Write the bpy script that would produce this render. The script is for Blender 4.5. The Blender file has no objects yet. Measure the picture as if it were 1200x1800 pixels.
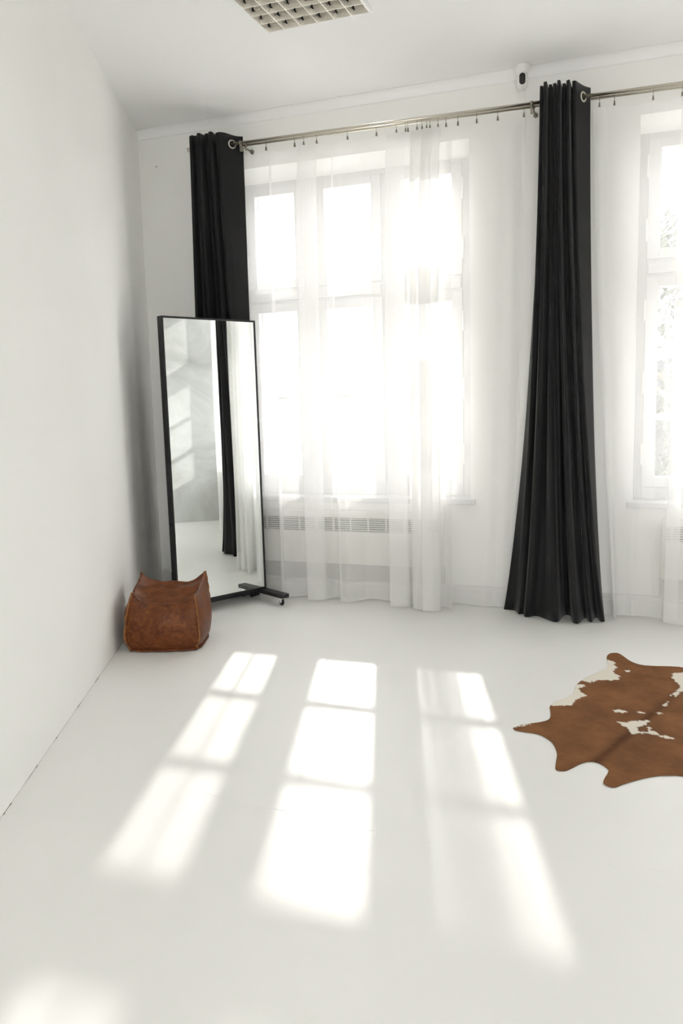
import bpy, bmesh, math, random
from mathutils import Vector, Matrix, noise

S = bpy.context.scene
COL = S.collection
random.seed(7)
PI = math.pi

# ------------------------------------------------------------------ camera
cam_d = bpy.data.cameras.new('camera')
cam_d.sensor_fit = 'VERTICAL'
cam_d.sensor_height = 36.0
cam_d.lens = 1436.34 / 1800.0 * 36.0
cam_d.clip_start = 0.02
cam_d.clip_end = 400
cam = bpy.data.objects.new('camera', cam_d)
COL.objects.link(cam)
_R = Vector((0.93693744, 0.34854133, -0.02582981))
_U = Vector((-0.0227093, 0.13446244, 0.99065844))
_F = Vector((-0.34875855, 0.9275984, -0.13389803))
_m = Matrix((_R, _U, -_F)).transposed().to_4x4()
_m.translation = Vector((0, 0, 1.35))
cam.matrix_world = _m
S.camera = cam

# ------------------------------------------------------------------ sky, sun, exposure
SUN_AZ, SUN_EL = 0.2975, 0.4871       # sunlight comes in from beyond the windows, a little from the left
W = bpy.data.worlds.new('sky')
S.world = W
W.use_nodes = True
nt = W.node_tree
nt.nodes.clear()
wo = nt.nodes.new('ShaderNodeOutputWorld')
bg = nt.nodes.new('ShaderNodeBackground')
bg.inputs['Color'].default_value = (0.985, 0.985, 1.015, 1)      # even, hazy white sky
nt.links.new(bg.outputs[0], wo.inputs['Surface'])
bg.inputs['Strength'].default_value = 4.3

sun_d = bpy.data.lights.new('sun', 'SUN')
sun_d.energy = 2.3
sun_d.angle = math.radians(1.1)
sun_d.color = (1.0, 0.975, 0.94)
sun = bpy.data.objects.new('sun', sun_d)
COL.objects.link(sun)
_sd = Vector((math.sin(SUN_AZ) * math.cos(SUN_EL), -math.cos(SUN_AZ) * math.cos(SUN_EL), -math.sin(SUN_EL)))
sun.rotation_euler = _sd.to_track_quat('-Z', 'Y').to_euler()
sun.location = (-4, 14, 9)

S.view_settings.view_transform = 'Standard'
S.view_settings.look = 'None'
S.view_settings.gamma = 1.0
S.view_settings.use_curve_mapping = False
S.view_settings.exposure = 1.40
S.cycles.max_bounces = 10
S.cycles.diffuse_bounces = 7
S.cycles.transmission_bounces = 4
S.cycles.transparent_max_bounces = 20
S.cycles.glossy_bounces = 3

# portals: help the sampler find the sky through the two windows and the added rear one
for nm, x0, x1, py, rx in (('window_portal', -2.77, -1.07, 5.64, -PI / 2), ('window_portal', -0.078, 1.915, 5.64, -PI / 2), ('window_portal', 0.16, 1.90, -2.82, PI / 2)):
    ld = bpy.data.lights.new(nm, 'AREA')
    ld.shape = 'RECTANGLE'
    ld.size = x1 - x0
    ld.size_y = 2.7
    ld.cycles.is_portal = True
    lo = bpy.data.objects.new(nm, ld)
    COL.objects.link(lo)
    lo.location = ((x0 + x1) / 2, py, 1.8)
    lo.rotation_euler = (rx, 0, 0)

# ------------------------------------------------------------------ helpers
def mat(name, col, rough=0.6, metal=0.0, spec=0.5, var=0.0, vscale=8.0, bump=0.0, bscale=200.0, col2=None, stretch=None):
    m = bpy.data.materials.new(name)
    m.use_nodes = True
    n = m.node_tree
    b = n.nodes['Principled BSDF']
    b.inputs['Base Color'].default_value = (*col, 1)
    b.inputs['Roughness'].default_value = rough
    b.inputs['Metallic'].default_value = metal
    b.inputs['Specular IOR Level'].default_value = spec
    tc = n.nodes.new('ShaderNodeTexCoord')
    src = tc.outputs['Object']
    if stretch:
        mp = n.nodes.new('ShaderNodeMapping')
        mp.inputs['Scale'].default_value = stretch
        n.links.new(src, mp.inputs[0])
        src = mp.outputs[0]
    if var > 0 or col2:
        nz = n.nodes.new('ShaderNodeTexNoise')
        nz.inputs['Scale'].default_value = vscale
        nz.inputs['Detail'].default_value = 6
        n.links.new(src, nz.inputs['Vector'])
        rp = n.nodes.new('ShaderNodeValToRGB')
        c2 = col2 or tuple(c * (1 - var) for c in col)
        rp.color_ramp.elements[0].position = 0.32
        rp.color_ramp.elements[1].position = 0.68
        rp.color_ramp.elements[0].color = (*c2, 1)
        rp.color_ramp.elements[1].color = (*col, 1)
        n.links.new(nz.outputs['Fac'], rp.inputs[0])
        n.links.new(rp.outputs[0], b.inputs['Base Color'])
    if bump > 0:
        nb = n.nodes.new('ShaderNodeTexNoise')
        nb.inputs['Scale'].default_value = bscale
        nb.inputs['Detail'].default_value = 4
        n.links.new(src, nb.inputs['Vector'])
        bm_ = n.nodes.new('ShaderNodeBump')
        bm_.inputs['Strength'].default_value = bump
        bm_.inputs['Distance'].default_value = 0.01
        n.links.new(nb.outputs['Fac'], bm_.inputs['Height'])
        n.links.new(bm_.outputs[0], b.inputs['Normal'])
    return m

def link(name, me, m, parent=None, kind=None):
    o = bpy.data.objects.new(name, me)
    COL.objects.link(o)
    if m is not None and not me.materials:
        for k in (m if isinstance(m, (list, tuple)) else [m]):
            me.materials.append(k)
    if parent is not None:
        o.parent = parent
    if kind:
        o['kind'] = kind
    return o

def obj(name, bm, m, parent=None, smooth=False, kind=None):
    me = bpy.data.meshes.new(name)
    bmesh.ops.recalc_face_normals(bm, faces=bm.faces[:])
    bm.to_mesh(me)
    bm.free()
    if smooth:
        for p in me.polygons:
            p.use_smooth = True
    return link(name, me, m, parent, kind)

def empty(name, loc=(0, 0, 0), rz=0.0):
    o = bpy.data.objects.new(name, None)
    COL.objects.link(o)
    o.location = loc
    o.rotation_euler = (0, 0, rz)
    o.empty_display_size = 0.05
    return o

def tag(o, label, cat, group=None, kind=None):
    o['label'] = label
    o['category'] = cat
    if group:
        o['group'] = group
    if kind:
        o['kind'] = kind
    return o

def NB():
    return bmesh.new()

def box(bm, x0, x1, y0, y1, z0, z1, bev=0.0):
    vs = [bm.verts.new(c) for c in ((x0, y0, z0), (x1, y0, z0), (x1, y1, z0), (x0, y1, z0),
                                    (x0, y0, z1), (x1, y0, z1), (x1, y1, z1), (x0, y1, z1))]
    fs = []
    for f in ((0, 3, 2, 1), (4, 5, 6, 7), (0, 1, 5, 4), (1, 2, 6, 5), (2, 3, 7, 6), (3, 0, 4, 7)):
        fs.append(bm.faces.new([vs[i] for i in f]))
    if bev > 0:
        es = list({e for f in fs for e in f.edges})
        bmesh.ops.bevel(bm, geom=es, offset=bev, segments=2, affect='EDGES', profile=0.6)

def prism(bm, poly, z0, z1):
    a = [bm.verts.new((x, y, z0)) for x, y in poly]
    b = [bm.verts.new((x, y, z1)) for x, y in poly]
    n = len(poly)
    bm.faces.new(a[::-1])
    bm.faces.new(b)
    for i in range(n):
        bm.faces.new((a[i], a[(i + 1) % n], b[(i + 1) % n], b[i]))

def hexa(bm, pts):
    """8 points: bottom ring 0-3, top ring 4-7"""
    vs = [bm.verts.new(c) for c in pts]
    for f in ((0, 3, 2, 1), (4, 5, 6, 7), (0, 1, 5, 4), (1, 2, 6, 5), (2, 3, 7, 6), (3, 0, 4, 7)):
        bm.faces.new([vs[i] for i in f])

def tube(bm, pts, r, seg=10, caps=True, closed=False):
    pts = [Vector(p) for p in pts]
    rings = []
    n = len(pts)
    ref = None
    for i, p in enumerate(pts):
        if closed:
            t = pts[(i + 1) % n] - pts[i - 1]
        else:
            t = pts[min(i + 1, n - 1)] - pts[max(i - 1, 0)]
        t.normalize()
        if ref is None:
            ref = Vector((0, 0, 1)) if abs(t.z) < 0.9 else Vector((1, 0, 0))
        a = t.cross(ref).normalized()
        b = a.cross(t).normalized()
        ref = b
        rr = r[i] if isinstance(r, (list, tuple)) else r
        rings.append([bm.verts.new(p + a * rr * math.cos(2 * PI * k / seg) + b * rr * math.sin(2 * PI * k / seg)) for k in range(seg)])
    m = n if closed else n - 1
    for i in range(m):
        A, B = rings[i], rings[(i + 1) % n]
        for k in range(seg):
            bm.faces.new((A[k], A[(k + 1) % seg], B[(k + 1) % seg], B[k]))
    if caps and not closed:
        bm.faces.new(rings[0][::-1])
        bm.faces.new(rings[-1])

def lathe(bm, prof, seg=32, c=(0, 0, 0)):
    rings = []
    for r, z in prof:
        if r < 1e-6:
            rings.append([bm.verts.new((c[0], c[1], c[2] + z))])
        else:
            rings.append([bm.verts.new((c[0] + r * math.cos(2 * PI * k / seg), c[1] + r * math.sin(2 * PI * k / seg), c[2] + z)) for k in range(seg)])
    for A, B in zip(rings, rings[1:]):
        for k in range(seg):
            a0, a1 = A[k % len(A)], A[(k + 1) % len(A)]
            b0, b1 = B[k % len(B)], B[(k + 1) % len(B)]
            vs = []
            for v in (a0, a1, b1, b0):
                if v not in vs:
                    vs.append(v)
            if len(vs) >= 3:
                bm.faces.new(vs)

def catmull(P, n):
    """smooth resample of a 2-D polyline with n points, even in arc length"""
    out = []
    m = len(P)
    for i in range(m - 1):
        p0, p1, p2, p3 = P[max(i - 1, 0)], P[i], P[i + 1], P[min(i + 2, m - 1)]
        for k in range(24):
            t = k / 24
            out.append(tuple(0.5 * ((2 * b) + (-a + c) * t + (2 * a - 5 * b + 4 * c - d) * t * t + (-a + 3 * b - 3 * c + d) * t ** 3)
                             for a, b, c, d in zip(p0, p1, p2, p3)))
    out.append(P[-1])
    L = [0]
    for a, b in zip(out, out[1:]):
        L.append(L[-1] + math.dist(a, b))
    res = []
    j = 0
    for k in range(n):
        s = L[-1] * k / (n - 1)
        while j < len(L) - 2 and L[j + 1] < s:
            j += 1
        u = (s - L[j]) / max(1e-9, L[j + 1] - L[j])
        res.append(tuple(a + (b - a) * u for a, b in zip(out[j], out[j + 1])))
    return res

def sheet(name, grid, m, parent=None, thick=0.0, smooth=True):
    """grid[row][col] -> 3-D points"""
    bm = NB()
    V = [[bm.verts.new(p) for p in row] for row in grid]
    for r0, r1 in zip(V, V[1:]):
        for k in range(len(r0) - 1):
            bm.faces.new((r0[k], r0[k + 1], r1[k + 1], r1[k]))
    o = obj(name, bm, m, parent, smooth)
    if thick:
        md = o.modifiers.new('thickness', 'SOLIDIFY')
        md.thickness = thick
        md.offset = 0
    return o

# ------------------------------------------------------------------ materials
M = {}
M['wall'] = mat('white_wall_paint', (0.93, 0.925, 0.896), 0.85, spec=0.2, var=0.025, vscale=1.4, bump=0.02, bscale=90)
M['ceil'] = mat('white_ceiling_paint', (0.935, 0.933, 0.922), 0.9, spec=0.2, var=0.02, vscale=1.0, bump=0.02, bscale=80)
M['floor'] = mat('white_painted_floor', (0.82, 0.815, 0.786), 0.42, spec=0.28, var=0.03, vscale=1.6, bump=0.015, bscale=40)
M['gap'] = mat('dark_joint', (0.10, 0.085, 0.06), 0.9, var=0.4, vscale=30)
M['trim'] = mat('white_trim_paint', (0.74, 0.735, 0.71), 0.5, spec=0.35, var=0.03, vscale=3)
M['winframe'] = mat('white_window_paint', (0.61, 0.61, 0.597), 0.4, spec=0.4, var=0.02, vscale=4)
M['radiator'] = mat('cream_radiator_enamel', (0.84, 0.83, 0.78), 0.4, spec=0.4, var=0.02, vscale=5)
M['slotdark'] = mat('dark_grille_interior', (0.025, 0.025, 0.025), 0.8, spec=0.1)  # near-black stands in for shade in the grille and reflections in the louvre
M['black'] = mat('black_powder_coat', (0.012, 0.012, 0.013), 0.45, spec=0.4, bump=0.02, bscale=400)
M['rubber'] = mat('black_rubber', (0.012, 0.012, 0.012), 0.5)
M['chrome'] = mat('chrome', (0.8, 0.8, 0.8), 0.12, 1.0)
M['steel'] = mat('brushed_nickel', (0.62, 0.58, 0.50), 0.28, 1.0, bump=0.02, bscale=300)
M['darkclip'] = mat('dark_nickel', (0.28, 0.25, 0.21), 0.35, 1.0)
M['plastic'] = mat('white_plastic', (0.86, 0.85, 0.83), 0.35, spec=0.45)
M['gloss_black'] = mat('glossy_black_plastic', (0.008, 0.008, 0.009), 0.08, spec=0.6)
M['alu'] = mat('satin_aluminium_louvre', (0.83, 0.80, 0.735), 0.32, 0.65)
M['lampwhite'] = mat('white_lamp_enamel', (0.88, 0.88, 0.87), 0.35, spec=0.4)
M['tubeglass'] = mat('unlit_fluorescent_tube', (0.82, 0.82, 0.80), 0.3, spec=0.4)
M['bar'] = M['winframe']
M['mirror'] = mat('silvered_glass', (0.93, 0.955, 0.94), 0.0, 1.0)
M['brass'] = mat('painted_hinge', (0.85, 0.84, 0.81), 0.35, spec=0.5)

def glass_mat():
    m = bpy.data.materials.new('window_glass')
    m.use_nodes = True
    n = m.node_tree
    n.nodes.clear()
    o = n.nodes.new('ShaderNodeOutputMaterial')
    mx = n.nodes.new('ShaderNodeMixShader')
    t = n.nodes.new('ShaderNodeBsdfTransparent')
    t.inputs[0].default_value = (0.97, 0.97, 0.965, 1)
    g = n.nodes.new('ShaderNodeBsdfGlossy')
    g.inputs['Roughness'].default_value = 0.0
    mx.inputs[0].default_value = 0.05
    n.links.new(t.outputs[0], mx.inputs[1])
    n.links.new(g.outputs[0], mx.inputs[2])
    n.links.new(mx.outputs[0], o.inputs[0])
    return m
M['glass'] = glass_mat()

def sheer_mat():
    m = bpy.data.materials.new('white_voile')
    m.use_nodes = True
    n = m.node_tree
    n.nodes.clear()
    o = n.nodes.new('ShaderNodeOutputMaterial')
    mx = n.nodes.new('ShaderNodeMixShader')
    m2 = n.nodes.new('ShaderNodeMixShader')
    t = n.nodes.new('ShaderNodeBsdfTransparent')
    tl = n.nodes.new('ShaderNodeBsdfTranslucent')
    df = n.nodes.new('ShaderNodeBsdfDiffuse')
    tl.inputs[0].default_value = (0.94, 0.936, 0.92, 1)
    df.inputs[0].default_value = (0.94, 0.936, 0.92, 1)
    # fine weave: threads a touch denser in vertical streaks
    tc = n.nodes.new('ShaderNodeTexCoord')
    mp = n.nodes.new('ShaderNodeMapping')
    mp.inputs['Scale'].default_value = (25, 25, 0.8)
    nz = n.nodes.new('ShaderNodeTexNoise')
    nz.inputs['Scale'].default_value = 1.0
    nz.inputs['Detail'].default_value = 3
    mr = n.nodes.new('ShaderNodeMapRange')
    mr.inputs['From Min'].default_value = 0.3
    mr.inputs['From Max'].default_value = 0.7
    mr.inputs['To Min'].default_value = 0.47
    mr.inputs['To Max'].default_value = 0.49
    n.links.new(tc.outputs['Object'], mp.inputs[0])
    n.links.new(mp.outputs[0], nz.inputs['Vector'])
    n.links.new(nz.outputs['Fac'], mr.inputs['Value'])
    # open weave: at any point there is either a thread or a hole between threads, far finer than can be seen
    sc = n.nodes.new('ShaderNodeVectorMath')
    sc.operation = 'SCALE'
    sc.inputs['Scale'].default_value = 5000.0
    wn = n.nodes.new('ShaderNodeTexWhiteNoise')
    wn.noise_dimensions = '3D'
    lt = n.nodes.new('ShaderNodeMath')
    lt.operation = 'LESS_THAN'
    n.links.new(tc.outputs['Object'], sc.inputs[0])
    n.links.new(sc.outputs[0], wn.inputs['Vector'])
    n.links.new(wn.outputs['Value'], lt.inputs[0])
    n.links.new(mr.outputs[0], lt.inputs[1])
    n.links.new(lt.outputs[0], mx.inputs[0])
    m2.inputs[0].default_value = 0.34
    n.links.new(df.outputs[0], m2.inputs[1])
    n.links.new(tl.outputs[0], m2.inputs[2])
    n.links.new(t.outputs[0], mx.inputs[1])
    n.links.new(m2.outputs[0], mx.inputs[2])
    n.links.new(mx.outputs[0], o.inputs[0])
    return m
M['sheer'] = sheer_mat()

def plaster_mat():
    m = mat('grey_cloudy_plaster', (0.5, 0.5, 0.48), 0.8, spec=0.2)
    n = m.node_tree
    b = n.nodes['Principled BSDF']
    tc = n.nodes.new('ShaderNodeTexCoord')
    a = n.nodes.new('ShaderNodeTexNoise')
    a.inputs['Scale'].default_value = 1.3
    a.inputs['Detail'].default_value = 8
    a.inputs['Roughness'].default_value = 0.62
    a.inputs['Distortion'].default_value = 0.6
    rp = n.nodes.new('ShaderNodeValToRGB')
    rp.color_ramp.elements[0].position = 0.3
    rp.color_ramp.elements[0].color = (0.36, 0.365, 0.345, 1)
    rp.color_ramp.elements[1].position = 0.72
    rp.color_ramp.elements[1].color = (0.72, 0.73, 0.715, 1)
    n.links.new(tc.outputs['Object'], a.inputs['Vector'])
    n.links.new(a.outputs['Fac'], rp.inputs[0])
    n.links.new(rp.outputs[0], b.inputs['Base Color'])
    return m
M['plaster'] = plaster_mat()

# ------------------------------------------------------------------ the room
YW = 5.24            # room face of the window wall
YG = 5.4366          # glass
YO = 5.62            # outer face
ZC = 3.2755
XR = 1.97
YB = -2.6
def xl(y):
    return -1.993 - 0.4464 * (y - 1.993)
W1 = (-2.77, -1.07)
W2 = (-0.078, 1.915)
ZS = 0.70            # top of the sill
ZH0, ZH1 = 2.932, 2.864   # head of the opening at the wall face and at the frame
YF = 5.385           # room face of the window frames

bm = NB()
box(bm, -3.9, XR + 0.2, YB - 0.2, YO, -0.15, 0.0)
floor = obj('floor', bm, M['floor'], kind='structure')
bm = NB()
LX0, LX1, LY0, LY1 = -1.890, -1.326, 3.552, 4.120
box(bm, -3.9, LX0, YB - 0.2, YO, ZC, ZC + 0.15)
box(bm, LX1, XR + 0.2, YB - 0.2, YO, ZC, ZC + 0.15)
box(bm, LX0, LX1, YB - 0.2, LY0, ZC, ZC + 0.15)
box(bm, LX0, LX1, LY1, YO, ZC, ZC + 0.15)
box(bm, LX0 - 0.05, LX1 + 0.05, LY0 - 0.05, LY1 + 0.05, ZC + 0.13, ZC + 0.15)
ceiling = obj('ceiling', bm, M['ceil'], kind='structure')
bm = NB()
prism(bm, [(xl(YO), YO), (xl(YO) - 0.2, YO), (xl(YB - 0.2) - 0.2, YB - 0.2), (xl(YB - 0.2), YB - 0.2)], 0, ZC)
wall_left = obj('wall_left', bm, M['wall'], kind='structure')
bm = NB()
box(bm, XR, XR + 0.2, YB - 0.2, YO, 0, ZC)
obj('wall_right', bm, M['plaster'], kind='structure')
W3 = (0.16, 1.90)  # opening for the added front-light window
bm = NB()
box(bm, xl(YB), W3[0], YB - 0.2, YB, 0, ZC)
box(bm, W3[1], XR, YB - 0.2, YB, 0, ZC)
box(bm, W3[0], W3[1], YB - 0.2, YB, 0, 0.35)
box(bm, W3[0], W3[1], YB - 0.2, YB, 3.1, ZC)
obj('wall_back', bm, M['wall'], kind='structure')

bm = NB()
for x0, x1 in ((xl(YW), W1[0]), (W1[1], W2[0]), (W2[1], XR)):
    box(bm, x0, x1, YW, YO, 0, ZC)
for x0, x1 in (W1, W2):
    box(bm, x0, x1, YW, YO, 0, ZS - 0.035)
    hexa(bm, [(x0, YW, ZH0), (x1, YW, ZH0), (x1, YF, ZH1), (x0, YF, ZH1), (x0, YW, ZC), (x1, YW, ZC), (x1, YF, ZC), (x0, YF, ZC)])
    box(bm, x0, x1, YF, YO, ZH1, ZC)
wall_window = obj('wall_window', bm, M['wall'], kind='structure')
bm = NB()
lathe(bm, [(0.0, 0.0), (0.004, 0.0), (0.003, 0.006), (0.0, 0.006)], 8)
nail = obj('nail', bm, M['gap'], wall_window)
nail.location = (-3.30, YW, 3.03)
nail.rotation_euler = (PI / 2, 0, 0)

# cove between window wall and ceiling
bm = NB()
prof = [(YW, ZC - 0.055)]
for k in range(9):
    a = k / 8 * PI / 2
    prof.append((YW - 0.055 + 0.055 * math.cos(a), ZC - 0.055 + 0.055 * math.sin(a)))
prof += [(YW - 0.055, ZC), (YW, ZC)]
A = [bm.verts.new((xl(YW) + 0.0, y, z)) for y, z in prof]
B = [bm.verts.new((XR, y, z)) for y, z in prof]
for i in range(len(prof)):
    j = (i + 1) % len(prof)
    try:
        bm.faces.new((A[i], A[j], B[j], B[i]))
    except ValueError:
        pass
obj('trim_1', bm, M['ceil'], kind='structure', smooth=True)

# skirting
bm = NB()
for x0, x1 in ((xl(YW) + 0.02, XR),):
    prof = [(YW, 0), (YW - 0.022, 0), (YW - 0.022, 0.085), (YW - 0.016, 0.092), (YW - 0.016, 0.112), (YW - 0.006, 0.124), (YW, 0.124)]
    A = [bm.verts.new((x0, y, z)) for y, z in prof]
    B = [bm.verts.new((x1, y, z)) for y, z in prof]
    for i in range(len(prof)):
        j = (i + 1) % len(prof)
        bm.faces.new((A[i], A[j], B[j], B[i]))
    bm.faces.new(A)
    bm.faces.new(B[::-1])
obj('baseboard_window', bm, M['trim'], kind='structure')

# grey strips whose darker colour stands for the shade below the heaters
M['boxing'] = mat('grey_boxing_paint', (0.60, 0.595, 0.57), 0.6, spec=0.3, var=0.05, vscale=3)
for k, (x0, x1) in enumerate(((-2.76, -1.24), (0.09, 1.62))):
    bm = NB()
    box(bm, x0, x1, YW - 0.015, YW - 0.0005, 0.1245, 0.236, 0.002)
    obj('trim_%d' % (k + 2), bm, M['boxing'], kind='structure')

# ragged open joint along the foot of the left wall
bm = NB()
row = []
y = 0.2
while y < 4.6:
    w = 0.0004 + 0.0028 * max(0, noise.noise(Vector((y * 9, 0, 3)))) + (0.0022 if random.random() < 0.10 else 0)
    nx = Vector((1, 0.4464, 0)).normalized()
    p = Vector((xl(y), y, 0.0006))
    row.append((bm.verts.new(p - nx * 0.001 + Vector((0, 0, w * 0.6))), bm.verts.new(p + nx * w)))
    y += 0.012
for a, b in zip(row, row[1:]):
    bm.faces.new((a[0], a[1], b[1], b[0]))
obj('floor_joint', bm, M['gap'], wall_left)

# two faint ridges where the floor covering is lapped
for pts in ([(-1.42, 2.36), (-1.2, 2.335), (-1.0, 2.33), (-0.8, 2.30), (-0.6, 2.283)], [(-0.08, 2.33), (0.05, 2.345), (0.3, 2.37), (0.8, 2.40)]):
    P = catmull(pts, 60)
    bm = NB()
    tube(bm, [(x, y + 0.002 * noise.noise(Vector((x * 20, 0, 0))), -0.0002) for x, y in P], [0.0009 + 0.0004 * noise.noise(Vector((x * 12, 5, 0))) for x, y in P], 6)
    obj('lap_seam', bm, M['floor'], floor, True)

# ------------------------------------------------------------------ windows
ZL = [0.8383, 1.2056, 1.5967, 1.9832, 2.2042, 2.7764]   # pane foot, bar, bar, pane head, upper pane foot, upper pane head
def make_window(name, op, cols, handle_cols):
    root = empty(name, (0, 0, 0))
    root['kind'] = 'structure'
    ox0, ox1 = op
    fr = NB()
    edges = [ox0] + [(a[1] + b[0]) / 2 for a, b in zip(cols, cols[1:])] + [ox1]
    mw = 0.045   # half width of a mullion
    # fixed frame
    box(fr, ox0, cols[0][0] - 0.068, YF, YO - 0.06, ZS, ZH1 + 0.002, 0.004)
    box(fr, cols[-1][1] + 0.068, ox1, YF, YO - 0.06, ZS, ZH1 + 0.002, 0.004)
    box(fr, cols[0][0] - 0.068, cols[-1][1] + 0.068, YF, YO - 0.06, ZS, ZL[0] - 0.06, 0.004)
    box(fr, cols[0][0] - 0.068, cols[-1][1] + 0.068, YF, YO - 0.06, ZL[5] + 0.05, ZH1 + 0.002, 0.004)
    zt0, zt1 = ZL[3] + 0.058, ZL[4] - 0.058
    for a, b in zip(cols, cols[1:]):
        c0, c1 = a[1] + 0.068, b[0] - 0.068
        box(fr, c0, c1, YF, YO - 0.06, ZL[0] - 0.06, ZL[5] + 0.05, 0.004)
        box(fr, (c0 + c1) / 2 - 0.014, (c0 + c1) / 2 + 0.014, YF - 0.014, YF, ZL[0] - 0.06, ZL[5] + 0.05, 0.004)
    for a in cols:
        box(fr, a[0] - 0.068, a[1] + 0.068, YF, YO - 0.06, zt0, zt1, 0.004)
        box(fr, a[0] - 0.06, a[1] + 0.06, YF - 0.016, YF, zt0 + 0.02, zt1 - 0.02, 0.004)
    obj('frame', fr, M['winframe'], root)
    # sill
    sb = NB()
    box(sb, ox0 - 0.035, ox1 + 0.035, YW - 0.032, YW, ZS - 0.035, ZS, 0.006)
    box(sb, ox0, ox1, YW, YF + 0.05, ZS - 0.035, ZS)
    obj('window_sill', sb, M['winframe'], root)
    for ci, (x0, x1) in enumerate(cols):
        for (z0, z1, bars) in ((ZL[0], ZL[3], ZL[1:3]), (ZL[4], ZL[5], [])):
            bm = NB()
            e = 0.0685
            rb = 0.0605 if bars else 0.0585
            rt = 0.0585 if bars else 0.0505
            y0, y1 = YF - 0.012, YG + 0.022
            box(bm, x0 - e, x0, y0, y1, z0 - rb, z1 + rt, 0.004)
            box(bm, x1, x1 + e, y0, y1, z0 - rb, z1 + rt, 0.004)
            box(bm, x0, x1, y0, y1, z0 - rb, z0, 0.003)
            box(bm, x0, x1, y0, y1, z1, z1 + rt, 0.003)
            # stepped inner bead
            for q in ((x0 - 0.002, x0 + 0.006), (x1 - 0.006, x1 + 0.002)):
                box(bm, q[0], q[1], YG - 0.012, YG + 0.012, z0, z1)
            sash = obj('sash', bm, M['winframe'], root)
            zz = [z0] + list(bars) + [z1]
            for k in range(len(zz) - 1):
                bm = NB()
                box(bm, x0, x1, YG - 0.002, YG + 0.002, zz[k], zz[k + 1])
                obj('pane', bm, M['glass'], sash)
            for zb in bars:
                bm = NB()
                box(bm, x0, x1, YG - 0.02, YG + 0.02, zb - 0.019, zb + 0.019, 0.004)
                obj('glazing_bar', bm, M['bar'], sash)
            # hinges on the outer stile, handle on the other
            hx = x0 - e - 0.004 if ci != len(cols) - 1 else x1 + e + 0.004
            for f in ((0.12, 0.5, 0.88) if bars else (0.18, 0.82)):
                zc = z0 + (z1 - z0) * f
                bm = NB()
                tube(bm, [(hx, y0 - 0.004, zc - 0.06), (hx, y0 - 0.004, zc + 0.06)], 0.0065, 10)
                lathe(bm, [(0.0, 0.012), (0.005, 0.009), (0.006, 0.0)], 10, (hx, y0 - 0.004, zc + 0.06))
                obj('hinge', bm, M['brass'], sash, True)
            if bars and ci in handle_cols:
                kx = x1 + e / 2 if hx < x0 else x0 - e / 2
                bm = NB()
                box(bm, kx - 0.012, kx + 0.012, y0 - 0.006, y0, 1.42, 1.52, 0.003)
                tube(bm, [(kx, y0, 1.49), (kx, y0 - 0.04, 1.49), (kx, y0 - 0.045, 1.48), (kx, y0 - 0.045, 1.37)], 0.007, 10)
                obj('handle', bm, M['plastic'], sash, True)
    return root

make_window('window_1', W1, [(-2.608, -2.3122), (-2.0904, -1.7564), (-1.5477, -1.2134)], (0, 1))
make_window('window_2', W2, [(0.0391, 0.405), (0.665, 1.085), (1.40, 1.80)], (0, 1))

# unseen window added behind the camera to light the room from the front
fill_win = empty('window_3', (0, 0, 0))
fill_win['kind'] = 'structure'
bm = NB()
for a, b, c, d in ((W3[0], W3[0] + .06, .35, 3.1), (W3[1] - .06, W3[1], .35, 3.1), (W3[0] + .06, W3[1] - .06, .35, .42), (W3[0] + .06, W3[1] - .06, 3.03, 3.1),
                   (1.0, 1.06, .42, 3.03), (W3[0] + .06, 1.0, 2.05, 2.12), (1.06, W3[1] - .06, 2.05, 2.12)):
    box(bm, a, b, YB - 0.16, YB - 0.09, c, d)
obj('frame', bm, M['winframe'], fill_win)
for a, b, c, d in ((W3[0] + .06, 1.0, .42, 2.05), (1.06, W3[1] - .06, .42, 2.05), (W3[0] + .06, 1.0, 2.12, 3.03), (1.06, W3[1] - .06, 2.12, 3.03)):
    bm = NB()
    box(bm, a, b, YB - 0.128, YB - 0.124, c, d)
    obj('pane', bm, M['glass'], fill_win)

# ------------------------------------------------------------------ convector heaters under the sills
def heater(x0, x1, label):
    y0, y1 = 5.182, 5.226
    root = empty('convector_heater', ((x0 + x1) / 2, 5.2, 0.24))
    tag(root, label, 'heater', 'convector heaters under the windows')
    cx, cz = root.location.x, root.location.z
    def b(bm, a0, a1, c0, c1, d0, d1, bev=0.0):
        box(bm, a0 - cx, a1 - cx, c0 - 5.2, c1 - 5.2, d0 - cz, d1 - cz, bev)
    bm = NB()
    b(bm, x0, x1, y0, y1, 0.24, 0.468, 0.005)                # front panel
    b(bm, x0, x1, y0, y1, 0.560, 0.610, 0.005)               # cap
    b(bm, x0, x0 + 0.02, y0 + 0.002, y1, 0.468, 0.560)
    b(bm, x1 - 0.02, x1, y0 + 0.002, y1, 0.468, 0.560)
    b(bm, x0 + 0.3, x0 + 0.34, y1, YW - 0.001, 0.30, 0.56)   # wall brackets
    b(bm, x1 - 0.34, x1 - 0.3, y1, YW - 0.001, 0.30, 0.56)
    obj('casing', bm, M['radiator'], root)
    bm = NB()
    b(bm, x0 + 0.02, x1 - 0.02, y0 + 0.034, y0 + 0.039, 0.468, 0.560)  # dark backing stands in for deep shade between the slats
    obj('grille_back', bm, M['slotdark'], root)
    for k in range(6):
        z = 0.4785 + k * 0.0146
        bm = NB()
        b(bm, x0 + 0.02, x1 - 0.02, y0 + 0.003, y0 + 0.016, z - 0.0026, z + 0.0026)
        obj('louvre_slat', bm, M['radiator'], root)
    xk = x0 + 0.055
    while xk < x1 - 0.03:
        bm = NB()
        b(bm, xk - 0.004, xk + 0.004, y0 + 0.001, y0 + 0.02, 0.468, 0.560)
        obj('grille_rib', bm, M['radiator'], root)
        xk += 0.1265
    return root
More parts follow.
